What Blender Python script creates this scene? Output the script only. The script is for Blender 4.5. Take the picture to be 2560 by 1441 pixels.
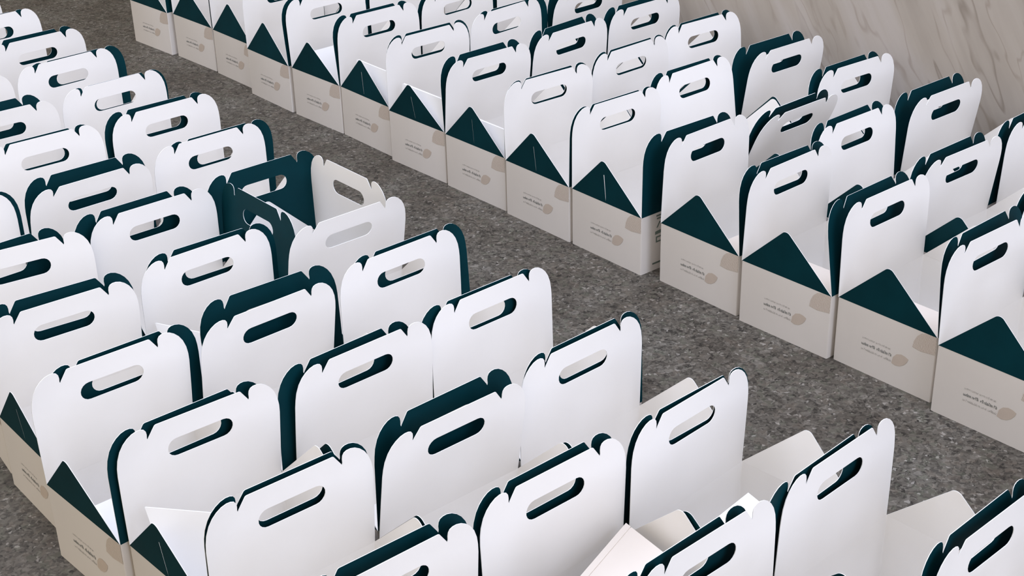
import bpy, bmesh, math, random
from mathutils import Vector, Matrix

for _o in list(bpy.data.objects):
    bpy.data.objects.remove(_o, do_unlink=True)
scene = bpy.context.scene
C = scene.collection
PI = math.pi

# ------------------------------------------------------------------ camera
CX, CY, CZ = 0.01343, -0.12972, 1.28468
YAW, PITCH, ROLL, FPX = 0.692208, 0.471075, -0.02633, 3704.21
fw = Vector((math.sin(YAW) * math.cos(PITCH), math.cos(YAW) * math.cos(PITCH), -math.sin(PITCH)))
rt = Vector((math.cos(YAW), -math.sin(YAW), 0.0))
up = rt.cross(fw)
r2 = rt * math.cos(ROLL) + up * math.sin(ROLL)
u2 = up * math.cos(ROLL) - rt * math.sin(ROLL)
cam_data = bpy.data.cameras.new('camera')
cam_data.sensor_width = 36.0
cam_data.lens = FPX / 2560.0 * 36.0
cam_data.clip_start = 0.05
cam = bpy.data.objects.new('camera', cam_data)
cam.matrix_world = Matrix(((r2.x, u2.x, -fw.x, CX), (r2.y, u2.y, -fw.y, CY), (r2.z, u2.z, -fw.z, CZ), (0, 0, 0, 1)))
C.objects.link(cam)
scene.camera = cam

# ------------------------------------------------------------------ world, lights, exposure
world = bpy.data.worlds.new('lobby_ambient')
scene.world = world
world.use_nodes = True
bg = world.node_tree.nodes['Background']
bg.inputs['Color'].default_value = (1.12, 1.0, 0.82, 1)
bg.inputs['Strength'].default_value = 0.66


def area(name, loc, target, sx, sy, power, col):
    d = bpy.data.lights.new(name, 'AREA')
    d.shape = 'RECTANGLE'
    d.size, d.size_y = sx, sy
    d.energy = power
    d.color = col
    o = bpy.data.objects.new(name, d)
    o.location = loc
    o.rotation_euler = (Vector(target) - Vector(loc)).to_track_quat('-Z', 'Y').to_euler()
    C.objects.link(o)
    return o


# cool daylight through the lobby's glass front behind the photographer, two added overhead fills, an added warm fill from the left
COOL = (0.855, 0.965, 1.27)
area('window_daylight', (1.8, -4.6, 3.0), (1.3, 2.2, 0.2), 5.0, 3.4, 240, COOL)
area('overhead_fill_near', (1.5, 0.6, 2.9), (1.5, 0.9, 0.0), 1.6, 1.6, 40, COOL)  # added unseen fill, evens out the nearer panels
area('overhead_fill_far', (0.3, 2.7, 3.2), (0.5, 2.9, 0.0), 1.8, 1.8, 62, COOL)  # added unseen fill, lifts the panels at the far left
area('left_warm_fill', (-3.5, 1.5, 1.8), (1.2, 2.0, 0.1), 4.0, 2.5, 15, (1.15, 1.0, 0.82))  # added unseen warm fill for the left-facing sides

scene.view_settings.view_transform = 'Standard'
scene.view_settings.look = 'None'
scene.view_settings.gamma = 1.0
scene.view_settings.use_curve_mapping = False
scene.view_settings.exposure = 0.08

# ------------------------------------------------------------------ materials


def new_mat(name):
    m = bpy.data.materials.new(name)
    m.use_nodes = True
    nt = m.node_tree
    b = nt.nodes['Principled BSDF']
    return m, nt, b


def N(nt, kind, **kw):
    n = nt.nodes.new(kind)
    for k, v in kw.items():
        setattr(n, k, v)
    return n


def ramp(nt, stops, interp='LINEAR'):
    r = N(nt, 'ShaderNodeValToRGB')
    cr = r.color_ramp
    cr.interpolation = interp
    while len(cr.elements) < len(stops):
        cr.elements.new(0.5)
    for e, (p, c) in zip(cr.elements, stops):
        e.position = p
        e.color = (c[0], c[1], c[2], 1)
    return r


def card(name, col, rough, spec, var=0.03):
    m, nt, b = new_mat(name)
    tc = N(nt, 'ShaderNodeTexCoord')
    no = N(nt, 'ShaderNodeTexNoise')
    no.inputs['Scale'].default_value = 14
    no.inputs['Detail'].default_value = 3
    nt.links.new(tc.outputs['Object'], no.inputs['Vector'])
    a = [max(0, c * (1 - var)) for c in col]
    c2 = [min(1, c * (1 + var)) for c in col]
    r = ramp(nt, [(0.3, a), (0.7, c2)])
    nt.links.new(no.outputs['Fac'], r.inputs['Fac'])
    nt.links.new(r.outputs['Color'], b.inputs['Base Color'])
    b.inputs['Roughness'].default_value = rough
    b.inputs['Specular IOR Level'].default_value = spec
    return m


M_WHITE = card('white_card', (0.875, 0.855, 0.828), 0.62, 0.25, 0.01)
M_TEAL = card('teal_card', (0.0008, 0.030, 0.039), 0.6, 0.09, 0.12)
M_EDGE = card('cut_card_edge', (0.78, 0.79, 0.79), 0.7, 0.2, 0.02)
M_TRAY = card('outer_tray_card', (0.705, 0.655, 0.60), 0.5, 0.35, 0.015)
M_PAPER = card('white_paper', (0.88, 0.885, 0.90), 0.6, 0.3, 0.01)
M_CREAM = card('cream_paper', (0.74, 0.675, 0.61), 0.6, 0.25, 0.015)
M_INK = card('grey_ink', (0.25, 0.25, 0.235), 0.6, 0.2, 0.15)
M_INK2 = card('pale_grey_ink', (0.42, 0.40, 0.37), 0.6, 0.2, 0.15)
M_GREENINK = card('grey_green_ink', (0.16, 0.20, 0.17), 0.6, 0.2, 0.1)
M_LEAF = card('brown_print', (0.57, 0.48, 0.40), 0.6, 0.2, 0.12)

# brown print with curved grain lines
M_GRAIN, nt, b = new_mat('grained_brown_print')
tc = N(nt, 'ShaderNodeTexCoord')
wv = N(nt, 'ShaderNodeTexWave', wave_type='RINGS', rings_direction='X')
wv.inputs['Scale'].default_value = 120
wv.inputs['Distortion'].default_value = 5
wv.inputs['Detail'].default_value = 2
wv.inputs['Detail Scale'].default_value = 1.2
nt.links.new(tc.outputs['Object'], wv.inputs['Vector'])
rr = ramp(nt, [(0.15, (0.48, 0.39, 0.32)), (0.75, (0.63, 0.56, 0.49))])
nt.links.new(wv.outputs['Fac'], rr.inputs['Fac'])
nt.links.new(rr.outputs['Color'], b.inputs['Base Color'])
b.inputs['Roughness'].default_value = 0.6

# terrazzo floor
M_FLOOR, nt, b = new_mat('terrazzo')
tc = N(nt, 'ShaderNodeTexCoord')
dn = N(nt, 'ShaderNodeTexNoise')
dn.inputs['Scale'].default_value = 90
dn.inputs['Detail'].default_value = 2
nt.links.new(tc.outputs['Object'], dn.inputs['Vector'])
mixv = N(nt, 'ShaderNodeMix', data_type='VECTOR')
mixv.inputs['Factor'].default_value = 0.014
nt.links.new(tc.outputs['Object'], mixv.inputs['A'])
nt.links.new(dn.outputs['Color'], mixv.inputs['B'])
v1 = N(nt, 'ShaderNodeTexVoronoi')
v1.inputs['Scale'].default_value = 225
nt.links.new(mixv.outputs['Result'], v1.inputs['Vector'])
v2 = N(nt, 'ShaderNodeTexVoronoi')
v2.inputs['Scale'].default_value = 95
nt.links.new(mixv.outputs['Result'], v2.inputs['Vector'])
s1 = N(nt, 'ShaderNodeSeparateColor')
nt.links.new(v1.outputs['Color'], s1.inputs['Color'])
s2 = N(nt, 'ShaderNodeSeparateColor')
nt.links.new(v2.outputs['Color'], s2.inputs['Color'])
rA = ramp(nt, [(0.0, (0.022, 0.020, 0.018)), (0.22, (0.068, 0.061, 0.052)), (0.55, (0.102, 0.094, 0.081)),
               (0.86, (0.150, 0.139, 0.124)), (0.975, (0.30, 0.285, 0.265))], 'CONSTANT')
nt.links.new(s1.outputs['Red'], rA.inputs['Fac'])
rB = ramp(nt, [(0.0, (0.028, 0.025, 0.021)), (0.20, (0.088, 0.080, 0.069)), (0.66, (0.124, 0.106, 0.088)), (0.80, (0.098, 0.100, 0.078)), (0.93, (0.175, 0.163, 0.146))], 'CONSTANT')
nt.links.new(s2.outputs['Green'], rB.inputs['Fac'])
mx = N(nt, 'ShaderNodeMix', data_type='RGBA')
mx.inputs['Factor'].default_value = 0.42
nt.links.new(rA.outputs['Color'], mx.inputs['A'])
nt.links.new(rB.outputs['Color'], mx.inputs['B'])
ln = N(nt, 'ShaderNodeTexNoise')
ln.inputs['Scale'].default_value = 7
ln.inputs['Detail'].default_value = 4
nt.links.new(tc.outputs['Object'], ln.inputs['Vector'])
rL = ramp(nt, [(0.3, (0.74, 0.69, 0.63)), (0.5, (0.98, 0.95, 0.89)), (0.72, (1.22, 1.22, 1.18))])
nt.links.new(ln.outputs['Fac'], rL.inputs['Fac'])
mm = N(nt, 'ShaderNodeMix', data_type='RGBA', blend_type='MULTIPLY')
mm.inputs['Factor'].default_value = 1
nt.links.new(mx.outputs['Result'], mm.inputs['A'])
nt.links.new(rL.outputs['Color'], mm.inputs['B'])
nt.links.new(mm.outputs['Result'], b.inputs['Base Color'])
b.inputs['Roughness'].default_value = 0.48
b.inputs['Specular IOR Level'].default_value = 0.3

# veined beige marble
M_MARBLE, nt, b = new_mat('beige_marble')
tc = N(nt, 'ShaderNodeTexCoord')
m0 = N(nt, 'ShaderNodeMapping')
m0.inputs['Rotation'].default_value = (math.radians(33), 0, 0)
nt.links.new(tc.outputs['Object'], m0.inputs['Vector'])
mp = N(nt, 'ShaderNodeMapping')
mp.inputs['Scale'].default_value = (1, 1.0, 0.13)
nt.links.new(m0.outputs['Vector'], mp.inputs['Vector'])
n1 = N(nt, 'ShaderNodeTexNoise')
n1.inputs['Scale'].default_value = 11
n1.inputs['Detail'].default_value = 5
n1.inputs['Distortion'].default_value = 0.25
nt.links.new(mp.outputs['Vector'], n1.inputs['Vector'])
r1 = ramp(nt, [(0.30, (0.295, 0.258, 0.218)), (0.50, (0.370, 0.328, 0.282)), (0.70, (0.435, 0.396, 0.368))])
nt.links.new(n1.outputs['Fac'], r1.inputs['Fac'])
m2 = N(nt, 'ShaderNodeMapping')
m2.inputs['Scale'].default_value = (1, 1.0, 0.2)
nt.links.new(m0.outputs['Vector'], m2.inputs['Vector'])
n2 = N(nt, 'ShaderNodeTexNoise')
n2.inputs['Scale'].default_value = 8
n2.inputs['Detail'].default_value = 3
n2.inputs['Roughness'].default_value = 0.6
n2.inputs['Distortion'].default_value = 0.18
nt.links.new(m2.outputs['Vector'], n2.inputs['Vector'])
rv = ramp(nt, [(0.425, (1, 1, 1)), (0.448, (0.66, 0.63, 0.60)), (0.462, (1, 1, 1)), (0.535, (1, 1, 1)), (0.550, (0.78, 0.75, 0.72)), (0.562, (1, 1, 1))])
nt.links.new(n2.outputs['Fac'], rv.inputs['Fac'])
n3 = N(nt, 'ShaderNodeTexNoise')
n3.inputs['Scale'].default_value = 7
nt.links.new(tc.outputs['Object'], n3.inputs['Vector'])
r3 = ramp(nt, [(0.40, (0, 0, 0)), (0.60, (1, 1, 1))])
nt.links.new(n3.outputs['Fac'], r3.inputs['Fac'])
mv = N(nt, 'ShaderNodeMix', data_type='RGBA', blend_type='MULTIPLY')
nt.links.new(r3.outputs['Color'], mv.inputs['Factor'])
nt.links.new(r1.outputs['Color'], mv.inputs['A'])
nt.links.new(rv.outputs['Color'], mv.inputs['B'])
nt.links.new(mv.outputs['Result'], b.inputs['Base Color'])
b.inputs['Roughness'].default_value = 0.35
b.inputs['Specular IOR Level'].default_value = 0.35

# ------------------------------------------------------------------ helpers


def link_mesh(name, bm, mats, parent=None):
    me = bpy.data.meshes.new(name)
    bm.to_mesh(me)
    bm.free()
    for m in mats:
        me.materials.append(m)
    o = bpy.data.objects.new(name, me)
    C.objects.link(o)
    if parent:
        o.parent = parent
    return o


def box_bm(x0, x1, y0, y1, z0, z1):
    bm = bmesh.new()
    bmesh.ops.create_cube(bm, size=1)
    for v in bm.verts:
        v.co = Vector(((x0 + x1) / 2 + v.co.x * (x1 - x0), (y0 + y1) / 2 + v.co.y * (y1 - y0), (z0 + z1) / 2 + v.co.z * (z1 - z0)))
    return bm


# ------------------------------------------------------------------ setting
f = link_mesh('floor', box_bm(-6, 2.655, -6, 9, -0.05, 0), [M_FLOOR])
f['kind'] = 'structure'
w = link_mesh('wall_right', box_bm(2.655, 2.80, -6, 9, -0.05, 4.0), [M_MARBLE])
w['kind'] = 'structure'

# ------------------------------------------------------------------ the gift box
D, W, H = 0.240, 0.1985, 0.1219       # depth (handle panel width), front width, tray height
TH = 0.0009                           # card


def arc(cx, cy, r, a0, a1, n):
    return [(cx + r * math.cos(math.radians(a0 + (a1 - a0) * i / n)), cy + r * math.sin(math.radians(a0 + (a1 - a0) * i / n))) for i in range(n + 1)]


HALF = [(0.0004, -0.0010), (0.0, 0.060), (0.0, 0.105), (0.0008, 0.117), (0.0026, 0.1285), (0.0068, 0.1405), (0.0122, 0.1492), (0.0185, 0.1556),
        (0.0255, 0.1601), (0.0325, 0.1621), (0.0382, 0.1619), (0.0424, 0.1601), (0.0448, 0.1565), (0.0456, 0.1515), (0.0453, 0.1458),
        (0.0462, 0.1432), (0.0478, 0.1462), (0.0572, 0.1602), (0.0592, 0.1612)]
PANEL_OUT = HALF + [(D - u, v) for u, v in reversed(HALF)]
sc, sr = 0.1155, 0.0136
SLOT = arc(0.0721 + sr, sc, sr, 90, 270, 9) + arc(D - 0.0721 - sr, sc, sr, -90, 90, 9)


def sheet_bm(loops, thick, cuts_u=(), cuts_v=()):
    """flat sheet in the (x, z) plane, outer face at y=0 (normal +y), inner face at y=-thick"""
    bm = bmesh.new()
    edges = []
    for lp in loops:
        vs = [bm.verts.new((u, 0, v)) for u, v in lp]
        for i in range(len(vs)):
            edges.append(bm.edges.new((vs[i], vs[(i + 1) % len(vs)])))
    bmesh.ops.triangle_fill(bm, use_beauty=True, use_dissolve=False, edges=edges, normal=(0, 1, 0))
    for k, co in [((1, 0, 0), c) for c in cuts_u] + [((0, 0, 1), c) for c in cuts_v]:
        g = bm.verts[:] + bm.edges[:] + bm.faces[:]
        bmesh.ops.bisect_plane(bm, geom=g, plane_co=(co if k[0] else 0, 0, co if k[2] else 0), plane_no=k, dist=1e-6)
    faces = bm.faces[:]
    ret = bmesh.ops.extrude_face_region(bm, geom=faces)
    for v in [e for e in ret['geom'] if isinstance(e, bmesh.types.BMVert)]:
        v.co.y -= thick
    bmesh.ops.recalc_face_normals(bm, faces=bm.faces[:])
    for fc in bm.faces:
        fc.material_index = 1 if fc.normal.y > 0.5 else (0 if fc.normal.y < -0.5 else 2)
    return bm


def smooth_sheet(o):
    o.data.polygons.foreach_set('use_smooth', [True] * len(o.data.polygons))
    o.data.set_sharp_from_angle(angle=math.radians(30))


CU = [0.03, 0.075, 0.12, 0.165, 0.21]
CV = [0.02, 0.04, 0.06, 0.08, 0.098, 0.116, 0.134, 0.150]


def make_panel(root, far, tilt, twist, curl):
    bm = sheet_bm([PANEL_OUT, SLOT], TH, CU, CV)
    for v in bm.verts:
        u, h = v.co.x, v.co.z
        if far:
            v.co.y += (u - D / 2) * twist * min(max(h / 0.0579, 0), 2) + curl * (h / 0.16) ** 2
        else:
            v.co.x = D - u                      # turned about so the teal face looks outward
            v.co.y = -v.co.y + (v.co.x - D / 2) * twist * min(max(h / 0.0579, 0), 2) + curl * (h / 0.16) ** 2
    if not far:
        pass
    o = link_mesh('handle_panel', bm, [M_WHITE, M_TEAL, M_EDGE], root)
    o.location = (0, 0 if far else -W, H)
    o.rotation_euler = (-tilt, 0, 0)
    smooth_sheet(o)
    return o


def flap_outline(h):
    """rounded triangle in (s, z): s along the front edge"""
    a, bq, r = 0.0008, W - 0.0008, 0.011
    mid = W / 2
    half = math.atan2(mid - a, h + 0.0045)
    apex = h + 0.0045
    cz = apex - r / math.sin(half)
    a0 = math.degrees(half)
    pts = [(a, -0.0010)] + [(p[0], p[1]) for p in arc(mid, cz, r, 180 - (a0 and (math.degrees(half))), math.degrees(half), 10)] + [(bq, -0.0010)]
    return pts


def make_flap(root, front, lean, slit, h=0.088):
    loops = [flap_outline(h)]
    if slit:
        loops.append([(W / 2 - slit / 2, 0.060), (W / 2 + slit / 2, 0.060), (W / 2 + slit / 2, 0.012), (W / 2, 0.0035)])
    bm = sheet_bm(loops, TH)
    o = link_mesh('side_flap', bm, [M_WHITE, M_TEAL, M_EDGE], root)
    # sheet x axis runs along local -y (front) or +y (back); outer normal looks to -x (front) or +x (back)
    if front:
        R = Matrix(((0, -1, 0), (-1, 0, 0), (0, 0, 1))).to_4x4()     # x->-y , y->-x
        o.matrix_local = Matrix.Translation((0, 0, H)) @ Matrix.Rotation(lean, 4, 'Y') @ R
    else:
        R = Matrix(((0, 1, 0), (1, 0, 0), (0, 0, 1))).to_4x4()
        o.matrix_local = Matrix.Translation((D, -W, H)) @ Matrix.Rotation(lean, 4, 'Y') @ R
    return o


def rrect(x0, x1, y0, y1, r, n=3):
    return (arc(x1 - r, y1 - r, r, 0, 90, n) + arc(x0 + r, y1 - r, r, 90, 180, n) + arc(x0 + r, y0 + r, r, 180, 270, n) + arc(x1 - r, y0 + r, r, 270, 360, n))


def tray_mesh():
    bm = bmesh.new()
    e = 0.0002
    outer = rrect(e, D - e, -W + e, -e, 0.0022)
    inner = rrect(e + 0.0005, D - e - 0.0005, -W + e + 0.0005, -e - 0.0005, 0.0018)

    def ring(pts, z):
        return [bm.verts.new((x, y, z)) for x, y in pts]
    ob, ot, it, ib = ring(outer, 0.0), ring(outer, H - 0.0006), ring(inner, H - 0.0006), ring(inner, TH)
    n = len(ob)
    for a, c in ((ob, ot), (ot, it), (it, ib)):
        for i in range(n):
            fc = bm.faces.new((a[i], a[(i + 1) % n], c[(i + 1) % n], c[i]))
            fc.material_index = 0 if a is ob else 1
    bm.faces.new(list(reversed(ob)))
    fc = bm.faces.new(ib)
    fc.material_index = 1
    bmesh.ops.recalc_face_normals(bm, faces=bm.faces[:])
    me = bpy.data.meshes.new('tray')
    bm.to_mesh(me)
    bm.free()
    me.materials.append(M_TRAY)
    me.materials.append(M_WHITE)
    me.polygons.foreach_set('use_smooth', [True] * len(me.polygons))
    me.set_sharp_from_angle(angle=math.radians(40))
    return me


TRAY = tray_mesh()


def plate(bm, pts, mi, eps=0.00025, side=False):
    """thin printed patch on the front face; pts are (s, t): s across the front 0..1, t down from the fold 0..1"""
    vs = []
    for s, t in pts:
        if side:
            vs.append(bm.verts.new((s * D, -W - eps + 0.0002, H * (1 - t))))
        else:
            vs.append(bm.verts.new((0.0002 - eps, -s * W, H * (1 - t))))
    fc = bm.faces.new(vs)
    fc.material_index = mi
    return fc


def glyph_row(bm, rnd, s0, s1, t, ht, mi, slant, weight):
    s = s0
    while s < s1 - 0.008:
        cw = rnd.uniform(0.0095, 0.0150)
        hh = ht * rnd.choice((0.62, 0.62, 0.7, 1.0))
        lw = weight * rnd.uniform(0.8, 1.25)
        k = rnd.random()

        def bar(a0, b0, a1, b1, wd):
            # stroke from (a0, b0) to (a1, b1) in cell units (a across, b up)
            p0 = (s + a0 * cw + slant * b0 * hh, t + ht - b0 * hh)
            p1 = (s + a1 * cw + slant * b1 * hh, t + ht - b1 * hh)
            dx, dy = (p1[0] - p0[0]) * W, (p1[1] - p0[1]) * H
            L = math.hypot(dx, dy) or 1
            nx, ny = -dy / L * wd / W, dx / L * wd / H
            plate(bm, [(p0[0] + nx, p0[1] + ny), (p1[0] + nx, p1[1] + ny), (p1[0] - nx, p1[1] - ny), (p0[0] - nx, p0[1] - ny)], mi)
        bar(0.05, 0, 0.05, 1, lw)
        if k < 0.35:
            bar(0.05, 0.95, 0.7, 0.95, lw)
            bar(0.7, 0.95, 0.7, 0, lw)
        elif k < 0.65:
            bar(0.05, 0.05, 0.7, 0.05, lw)
            bar(0.7, 0.05, 0.7, 0.75, lw)
        elif k < 0.85:
            bar(0.05, 0.5, 0.65, 0.95, lw)
        s += cw
        if rnd.random() < 0.16:
            s += 0.008


def text_mesh():
    rnd = random.Random(4)
    bm = bmesh.new()
    glyph_row(bm, rnd, 0.285, 0.575, 0.435, 0.036, 1, 0.05, 0.00020)
    glyph_row(bm, rnd, 0.28, 0.585, 0.520, 0.046, 0, 0.0, 0.00040)
    glyph_row(bm, rnd, 0.28, 0.585, 0.610, 0.034, 1, 0.05, 0.00021)
    me = bpy.data.meshes.new('printed_text')
    bm.to_mesh(me)
    bm.free()
    me.materials.append(M_INK)
    me.materials.append(M_INK2)
    return me


def patch_mesh(name, pts, mat, eps):
    bm = bmesh.new()
    plate(bm, pts, 0, eps)
    bmesh.ops.recalc_face_normals(bm, faces=bm.faces[:])
    me = bpy.data.meshes.new(name)
    bm.to_mesh(me)
    bm.free()
    me.materials.append(mat)
    return me


TEXT = text_mesh()
LEAF = patch_mesh('printed_leaf', [(0.592, 0.655), (0.602, 0.56), (0.635, 0.495), (0.68, 0.47), (0.72, 0.478), (0.752, 0.50), (0.742, 0.55), (0.715, 0.61), (0.675, 0.655), (0.63, 0.672)], M_LEAF, 0.0003)
MOTIF = patch_mesh('printed_grain_motif', [(0.775, 0.285), (0.785, 0.19), (0.81, 0.10), (0.85, 0.035), (0.90, 0.012), (0.993, 0.012), (0.993, 0.27), (0.93, 0.285), (0.86, 0.30)], M_GRAIN, 0.0003)


def child(name, me, parent):
    o = bpy.data.objects.new(name, me)
    C.objects.link(o)
    o.parent = parent
    return o


BOXES = [
    ('a-1', 1.1469, 3.5274, 0.0094, 0, 0.024, 0, 0.0023),
    ('a0', 1.1626, 3.3194, 0.0208, 0.0465, 0, 0.0035, 0),
    ('a1', 1.1686, 3.1005, 0.0272, -0.0565, 0.0153, -0.003, 0.0001),
    ('a2', 1.1513, 2.8894, 0.0594, 0.0421, -0.0509, -0.0093, -0.0227),
    ('a3', 1.1564, 2.6883, 0.0008, -0.0053, 0.0445, 0.0066, -0.0093),
    ('a4', 1.1621, 2.4743, 0.0091, 0.0095, -0.0314, -0.0024, -0.0041),
    ('a5', 1.1396, 2.2646, -0.0083, -0.0043, 0.0338, 0.005, 0.0049),
    ('a6', 1.356, 2.062, -1.563, -0.006, 0.057, 0, 0),
    ('a7', 1.1355, 1.8201, -0.003, -0.1982, 0.0421, 0.0039, 0.0118),
    ('a8', 1.1108, 1.6132, 0.0145, -0.0093, -0.0017, 0.0034, 0.0001),
    ('a9', 1.13, 1.4059, 0.0115, 0.0142, 0.0085, 0.0063, 0.0112),
    ('a10', 1.1212, 1.1986, 0.0286, -0.0251, -0.0412, 0.0013, 0.002),
    ('a11', 1.123, 0.9849, 0.0796, -0.0363, -0.0598, -0.0024, 0.0018),
    ('a12', 1.1673, 0.7814, 0.0413, -0.0284, 0.0478, 0.0111, 0.0074),
    ('a13', 1.1812, 0.5781, 0.0184, -0.0052, 0, 0.0093, 0),
    ('b0', 0.904, 2.9114, -0.0276, -0.06, 0.1296, -0.0077, 0.0141),
    ('b1', 0.9043, 2.6903, -0.0249, -0.0822, 0, -0.0047, 0),
    ('b2', 0.9034, 2.4817, -0.0404, 0.0104, 0.0392, 0.0028, 0.0098),
    ('b3', 0.8856, 2.2656, 0.0135, -0.2039, 0.0391, -0.0011, -0.0052),
    ('b4', 0.9055, 2.0514, -0.0121, -0.0196, -0.0034, 0.0043, -0.0059),
    ('b5', 0.8856, 1.8358, 0.0083, -0.0324, 0.0781, 0.0019, -0.0172),
    ('b6', 0.858, 1.6138, 0.055, -0.1478, -0.0583, -0.0115, -0.0045),
    ('b7', 0.8888, 1.411, -0.0108, -0.0889, 0.0011, 0.0182, 0.0221),
    ('b8', 0.8789, 1.1996, 0.0075, -0.1745, 0.0106, 0.0019, 0.0049),
    ('b9', 0.8799, 0.9816, 0.0443, 0.0141, -0.03, -0.0194, 0.0018),
    ('b10', 0.9191, 0.7724, 0.0124, -0.006, 0, 0.0085, 0),
    ('c0', 0.6333, 2.2654, 0.0186, -0.0005, 0.0056, -0.0001, 0.0055),
    ('c1', 0.6629, 2.0548, -0.1114, -0.009, 0.0475, -0.0098, 0.0124),
    ('c2', 0.6322, 1.8304, -0.0106, -0.084, -0.0432, -0.0199, 0.008),
    ('c3', 0.6075, 1.6127, 0.0579, -0.0442, -0.0355, -0.0308, -0.0195),
    ('c4', 0.628, 1.407, 0.0426, -0.0541, -0.0998, -0.0283, -0.0207),
    ('c5', 0.6318, 1.1945, 0.0162, -0.0482, 0.0018, -0.0103, -0.0142),
    ('c6', 0.6315, 0.9879, -0.0023, -0.0649, 0, 0.0005, 0),
    ('r0', 1.8476, 3.7627, 0.0561, 0, 0, 0, 0),
    ('r1', 1.8675, 3.547, 0.0394, 0, -0, 0, 0),
    ('r2', 1.872, 3.3378, -0, 0, 0, -0, 0),
    ('r3', 1.8513, 3.1283, -0.01, 0, 0.0834, 0, -0.0107),
    ('r4', 1.8504, 2.9166, 0.0328, 0.0396, 0.0699, -0.009, -0.0157),
    ('r5', 1.8579, 2.7148, -0.0127, -0.0014, -0.0065, 0.0058, -0.0012),
    ('r6', 1.8433, 2.5003, 0.0267, -0.0352, 0.0278, -0.0165, -0.0045),
    ('r7', 1.8445, 2.2935, 0.0143, -0.1105, -0.0517, -0.01, -0.0147),
    ('r8', 1.8419, 2.0866, -0.0067, -0.0242, -0.0411, -0.0196, -0.0051),
    ('r9', 1.8415, 1.881, -0.0111, -0.0332, -0.0276, -0.008, -0.0065),
    ('r10', 1.8516, 1.6444, -0.0087, -0.0131, 0.0581, 0.0162, -0.0028),
    ('r11', 1.8423, 1.4332, 0.0194, -0.0353, 0.1661, 0.004, 0.004),
    ('r12', 1.8547, 1.2276, 0.0061, 0.0119, 0.1031, -0.0015, 0.0134),
    ('r13', 1.838, 1.0159, 0.0104, 0.0048, 0, -0.0125, 0),
    ('q3', 2.1078, 2.7199, 0.0378, -0.0012, 0.0006, 0.0181, 0.0001),
    ('q4', 2.093, 2.5128, 0.0579, -0.0156, 0.0184, 0.014, 0.0165),
    ('q5', 2.0972, 2.3033, 0.0223, -0.0931, -0.0162, 0.0144, -0.0007),
    ('q6', 2.0951, 2.0985, -0.0121, -0.0098, 0.1563, 0.0215, -0.0007),
    ('q7', 2.0909, 1.8805, 0.021, 0.159, -0.3046, -0.0022, 0.0016),
    ('q8', 2.1017, 1.6791, 0.0212, -0.4111, 0.2044, -0.0051, -0.0015),
    ('q9', 2.0982, 1.4776, -0.0066, 0.0625, -0.0109, -0.0003, 0.0087),
    ('q10', 2.1056, 1.269, -0.0103, -0.1098, 0, -0.0041, 0),
    ('s4', 2.3483, 2.5189, 0.0065, -0.1307, 0.1, 0.0102, 0.0119),
    ('s5', 2.3513, 2.3174, 0.0003, -0.0568, 0.0991, 0.002, -0.0022),
    ('s6', 2.3466, 2.1079, -0.0297, 0.1056, 0.0514, -0.016, 0.0009),
    ('s7', 2.351, 1.8942, -0.0362, -0.1555, 0.1213, 0.0027, 0.0086),
    ('s8', 2.352, 1.686, -0.0075, -0.0121, 0.0973, -0.0248, 0.002),
    ('s9', 2.3525, 1.4723, 0.0233, -0.1183, 0.027, -0.0169, 0.0155),
    ('s10', 2.3676, 1.2616, -0.0028, -0.0382, 0, 0.0025, 0),
    ('b-1', 0.903, 3.118, -0.01, 0.01, 0.02, 0, 0),
    ('c-1', 0.645, 2.475, -0.01, 0, 0.02, 0, 0),
    ('q2', 2.104, 2.928, 0.02, 0.02, 0.03, 0, 0),
    ('q1', 2.1, 3.137, 0, 0.01, 0.03, 0, 0),
    ('s3', 2.357, 2.73, 0.01, -0.03, 0.04, 0, 0),
    ('s2', 2.35, 2.938, 0, 0.02, 0.05, 0, 0),
    ('q11', 2.104, 1.06, 0.01, -0.03, 0.03, 0, 0),
]
POSE = {t[0]: t[1:] for t in BOXES}
# slit widths in the front flap and flap leans read off the picture
SLIT = {'r9': 0.0020, 'r8': 0.0008, 'r5': 0.0010, 'r6': 0.0007, 'r7': 0.0004, 'c2': 0.0006, 'c4': 0.0011}
FRONT = {'r2': -0.02, 'r3': -0.03, 'r4': -0.15, 'r5': -0.05, 'r6': -0.17, 'r7': -0.07, 'r8': -0.11, 'r9': -0.09, 'r10': -0.07, 'r11': -0.07, 'r12': -0.06,
         'r13': 0.0, 'c2': -0.08, 'c3': -0.12, 'c4': -0.10, 'a6': -0.02}
BACK = {'a11': 0.09, 'a12': -0.07, 'a10': -0.01, 'a9': -0.01, 'a6': -1.45}
ORD = ['first', 'second', 'third', 'fourth', 'fifth', 'sixth', 'seventh', 'eighth', 'ninth', 'tenth', 'eleventh', 'twelfth', 'thirteenth', 'fourteenth', 'fifteenth', 'sixteenth']
ROWS = {'r': ('aisle-side row of right block', 'right edge'),
        'q': ('middle row of right block', 'right edge'),
        's': ('back row along the marble wall', 'right edge'),
        'a': ('aisle-side row of left block', 'bottom right corner'),
        'b': ('middle row of left block', 'bottom edge'),
        'c': ('leftmost row of left block', 'bottom edge')}
GROUP = {'r': 'gift boxes of the right block', 'q': 'gift boxes of the right block', 's': 'gift boxes of the right block',
         'a': 'gift boxes of the left block', 'b': 'gift boxes of the left block', 'c': 'gift boxes of the left block'}
SPECIAL = {'r9': 'white gift box with clear pale slit in its teal triangle, where the row steps',
           'r0': 'farthest white gift box in aisle-side row of right block',
           'a6': 'white gift box turned sideways, its two handle panels parallel to the aisle',
           'c4': 'white gift box with white paper corner sticking up over its teal triangle',
           'q8': 'white gift box whose handle panels lean steeply, middle row of right block'}
byrow = {}
for t in BOXES:
    byrow.setdefault(t[0][0], []).append(t[0])
for k in byrow:
    byrow[k].sort(key=lambda n: -int(n[1:]))
ROOT = {}
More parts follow.
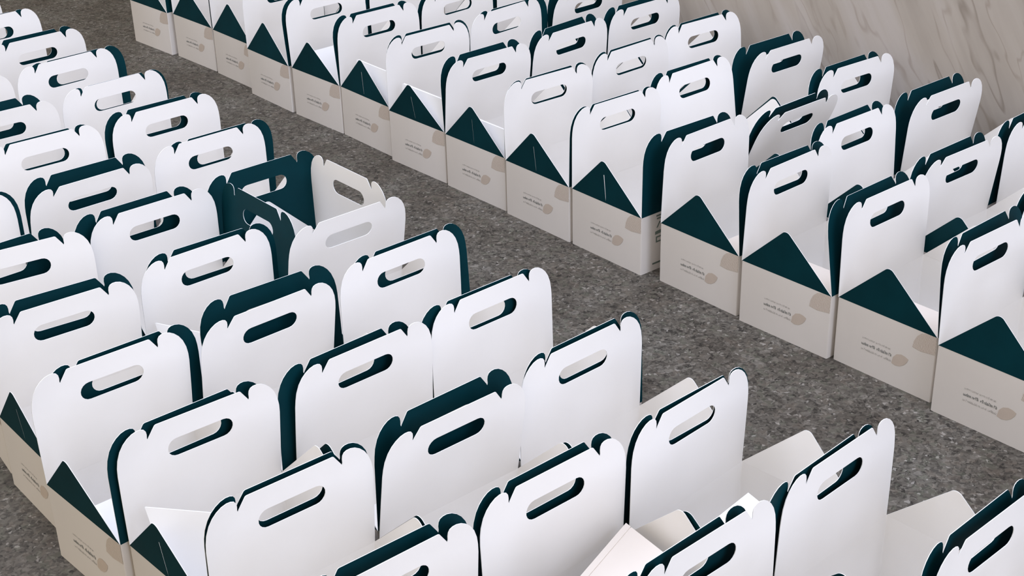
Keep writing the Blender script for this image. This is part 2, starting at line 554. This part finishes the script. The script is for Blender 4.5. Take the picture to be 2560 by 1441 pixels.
rnd = random.Random(11)
for name, x, y, yaw, tw, tt, kw, kt in BOXES:
    row = name[0]
    root = bpy.data.objects.new('gift_box', None)
    C.objects.link(root)
    root.empty_display_size = 0.05
    root.location = (x, y, 0)
    root.rotation_euler = (0, 0, yaw)
    root['category'] = 'box'
    root['group'] = GROUP[row]
    k = byrow[row].index(name)
    where, edge = ROWS[row]
    root['label'] = SPECIAL.get(name, 'white gift box %s from the %s, %s' % (ORD[k], edge, where))
    ROOT[name] = root
    tray = child('tray', TRAY, root)
    make_panel(root, True, tw, kw, rnd.uniform(-0.0015, 0.0015))
    make_panel(root, False, tt, kt, rnd.uniform(-0.0012, 0.0012))
    inner_front = -0.045 if row in 'qsab' else -0.06
    make_flap(root, True, FRONT.get(name, inner_front + rnd.uniform(-0.015, 0.015)), SLIT.get(name, 0))
    make_flap(root, False, BACK.get(name, -0.02 + rnd.uniform(-0.02, 0.01)), 0)
    if row == 'r' or name in ('c1', 'c2', 'c3', 'c4', 'c5'):
        for nm, me in (('printed_text', TEXT), ('printed_leaf', LEAF), ('printed_grain_motif', MOTIF)):
            child(nm, me, tray)
    if name == 'r9':
        bm = bmesh.new()
        for pts in ([(0.165, 0.05), (0.25, 0.05), (0.25, 0.075), (0.165, 0.075)], [(0.172, 0.10), (0.25, 0.10), (0.25, 0.125), (0.172, 0.125)],
                    [(0.168, 0.27), (0.20, 0.17), (0.215, 0.17), (0.183, 0.27)], [(0.20, 0.17), (0.215, 0.17), (0.25, 0.27), (0.235, 0.27)],
                    [(0.155, 0.33), (0.25, 0.31), (0.25, 0.37), (0.155, 0.385)],
                    [(0.165, 0.42), (0.25, 0.42), (0.25, 0.445), (0.165, 0.445)], [(0.165, 0.445), (0.178, 0.445), (0.178, 0.50), (0.165, 0.50)], [(0.165, 0.50), (0.25, 0.50), (0.25, 0.525), (0.165, 0.525)],
                    [(0.13, 0.865), (0.235, 0.865), (0.235, 0.895), (0.13, 0.895)]):
            plate(bm, pts, 0, 0.0003, side=True)
        bmesh.ops.recalc_face_normals(bm, faces=bm.faces[:])
        link_mesh('printed_side_marks', bm, [M_GREENINK], tray)['label'] = 'grey green printed marks on the end wall'


# ------------------------------------------------------------------ white paper things inside the boxes
def quad_slab(name, box, corners, thick, label, group='papers packed in the gift boxes', mat=None, spine=False):
    """a thin booklet: four corners of its face in the box's own coordinates"""
    x, y, yaw = POSE[box][:3]
    Mw = Matrix.Translation((x, y, 0)) @ Matrix.Rotation(yaw, 4, 'Z')
    P = [Mw @ Vector(c) for c in corners]
    c0 = sum(P, Vector()) / 4
    base = Vector((c0.x, c0.y, min(p.z for p in P)))
    nrm = (P[1] - P[0]).cross(P[3] - P[0]).normalized()
    root = bpy.data.objects.new(name, None)
    C.objects.link(root)
    root.empty_display_size = 0.03
    root.location = base
    root['category'] = 'booklet'
    root['label'] = label
    root['group'] = group

    mat = mat or M_PAPER

    def slab(pn, d0, d1, inset, k0=0.0, k1=1.0):
        bm = bmesh.new()
        R = [P[0].lerp(P[3], k0), P[1].lerp(P[2], k0), P[1].lerp(P[2], k1), P[0].lerp(P[3], k1)]
        lo = [bm.verts.new(p + (c0 - p) * inset + nrm * d0 - base) for p in R]
        hi = [bm.verts.new(p + (c0 - p) * inset + nrm * d1 - base) for p in R]
        bm.faces.new(lo)
        bm.faces.new(hi)
        for i in range(4):
            bm.faces.new((lo[i], lo[(i + 1) % 4], hi[(i + 1) % 4], hi[i]))
        bmesh.ops.recalc_face_normals(bm, faces=bm.faces[:])
        return link_mesh(pn, bm, [mat], root)
    if spine:
        slab('spine', 0.0002, -0.0006, 0, 0.0, 0.085)
    slab('front_cover', 0, -0.0006, 0, 0.095 if spine else 0.0)
    slab('pages', -0.0006, -thick + 0.0006, 0.015)
    slab('back_cover', -thick + 0.0006, -thick, 0)
    return root


quad_slab('paper_booklet', 'r4', [(0.035, -0.037, 0.160), (0.205, -0.039, 0.160), (0.205, -0.125, 0.05), (0.035, -0.123, 0.05)], 0.006, 'white booklet with level top edge in the fifth box beyond the pale slit box')
quad_slab('paper_booklet', 'r5', [(0.028, -0.185, 0.190), (0.028, -0.036, 0.190), (0.006, -0.036, 0.02), (0.006, -0.185, 0.02)], 0.005, 'white booklet rising above the teal triangle of the fourth box beyond the pale slit box')
quad_slab('paper_booklet', 'r6', [(0.012, -0.190, 0.190), (0.016, -0.036, 0.190), (0.006, -0.036, 0.02), (0.006, -0.190, 0.02)], 0.005, 'white booklet behind the teal triangle of the third box beyond the pale slit box')
quad_slab('paper_booklet', 'r7', [(0.022, -0.185, 0.172), (0.024, -0.040, 0.172), (0.006, -0.040, 0.02), (0.006, -0.185, 0.02)], 0.005, 'white booklet low behind the teal triangle of the second box beyond the pale slit box')
quad_slab('paper_booklet', 'c3', [(0.004, -0.108, 0.130), (0.150, -0.112, 0.130), (0.150, -0.190, 0.04), (0.004, -0.188, 0.04)], 0.006, 'white booklet low behind a teal triangle, just beyond the box with bright paper corner')
quad_slab('paper_booklet', 'c4', [(0.016, -0.032, 0.190), (0.075, -0.109, 0.190), (0.071, -0.164, 0.090), (0.012, -0.087, 0.090)], 0.003, 'white booklet whose bright corner sticks up over the bottom left teal triangle')
quad_slab('paper_booklet', 'b5', [(0.011, -0.020, 0.190), (0.050, -0.102, 0.190), (0.046, -0.157, 0.090), (0.007, -0.075, 0.090)], 0.003, 'white booklet with a pointed corner peeking over a middle-row box on the left')
quad_slab('paper_booklet', 'b9', [(0.222, -0.022, 0.160), (0.020, -0.082, 0.160), (0.012, -0.186, 0.150), (0.2145, -0.126, 0.150)], 0.022, 'thick cream booklet tilted in a box at the bottom middle', mat=M_CREAM, spine=True)
quad_slab('paper_booklet', 'a11', [(0.138, -0.086, 0.160), (0.006, -0.094, 0.160), (0.006, -0.170, 0.140), (0.134, -0.160, 0.142)], 0.012, 'white booklet lying high in the third aisle-side box from the bottom right corner')
quad_slab('paper_booklet', 'r10', [(0.030, -0.117, 0.100), (0.200, -0.119, 0.100), (0.200, -0.192, 0.085), (0.030, -0.190, 0.085)], 0.010, 'pale booklet low in the first box before the pale slit box', mat=M_CREAM)
quad_slab('paper_booklet', 'r11', [(0.006, -0.190, 0.100), (0.006, -0.030, 0.100), (0.097, -0.030, 0.100), (0.097, -0.190, 0.100)], 0.010, 'pale booklet low in the third aisle-side box from the right edge', mat=M_CREAM)
quad_slab('paper_booklet', 'r12', [(0.006, -0.190, 0.100), (0.006, -0.030, 0.100), (0.094, -0.030, 0.100), (0.094, -0.190, 0.100)], 0.010, 'pale booklet low in the second aisle-side box from the right edge', mat=M_CREAM)
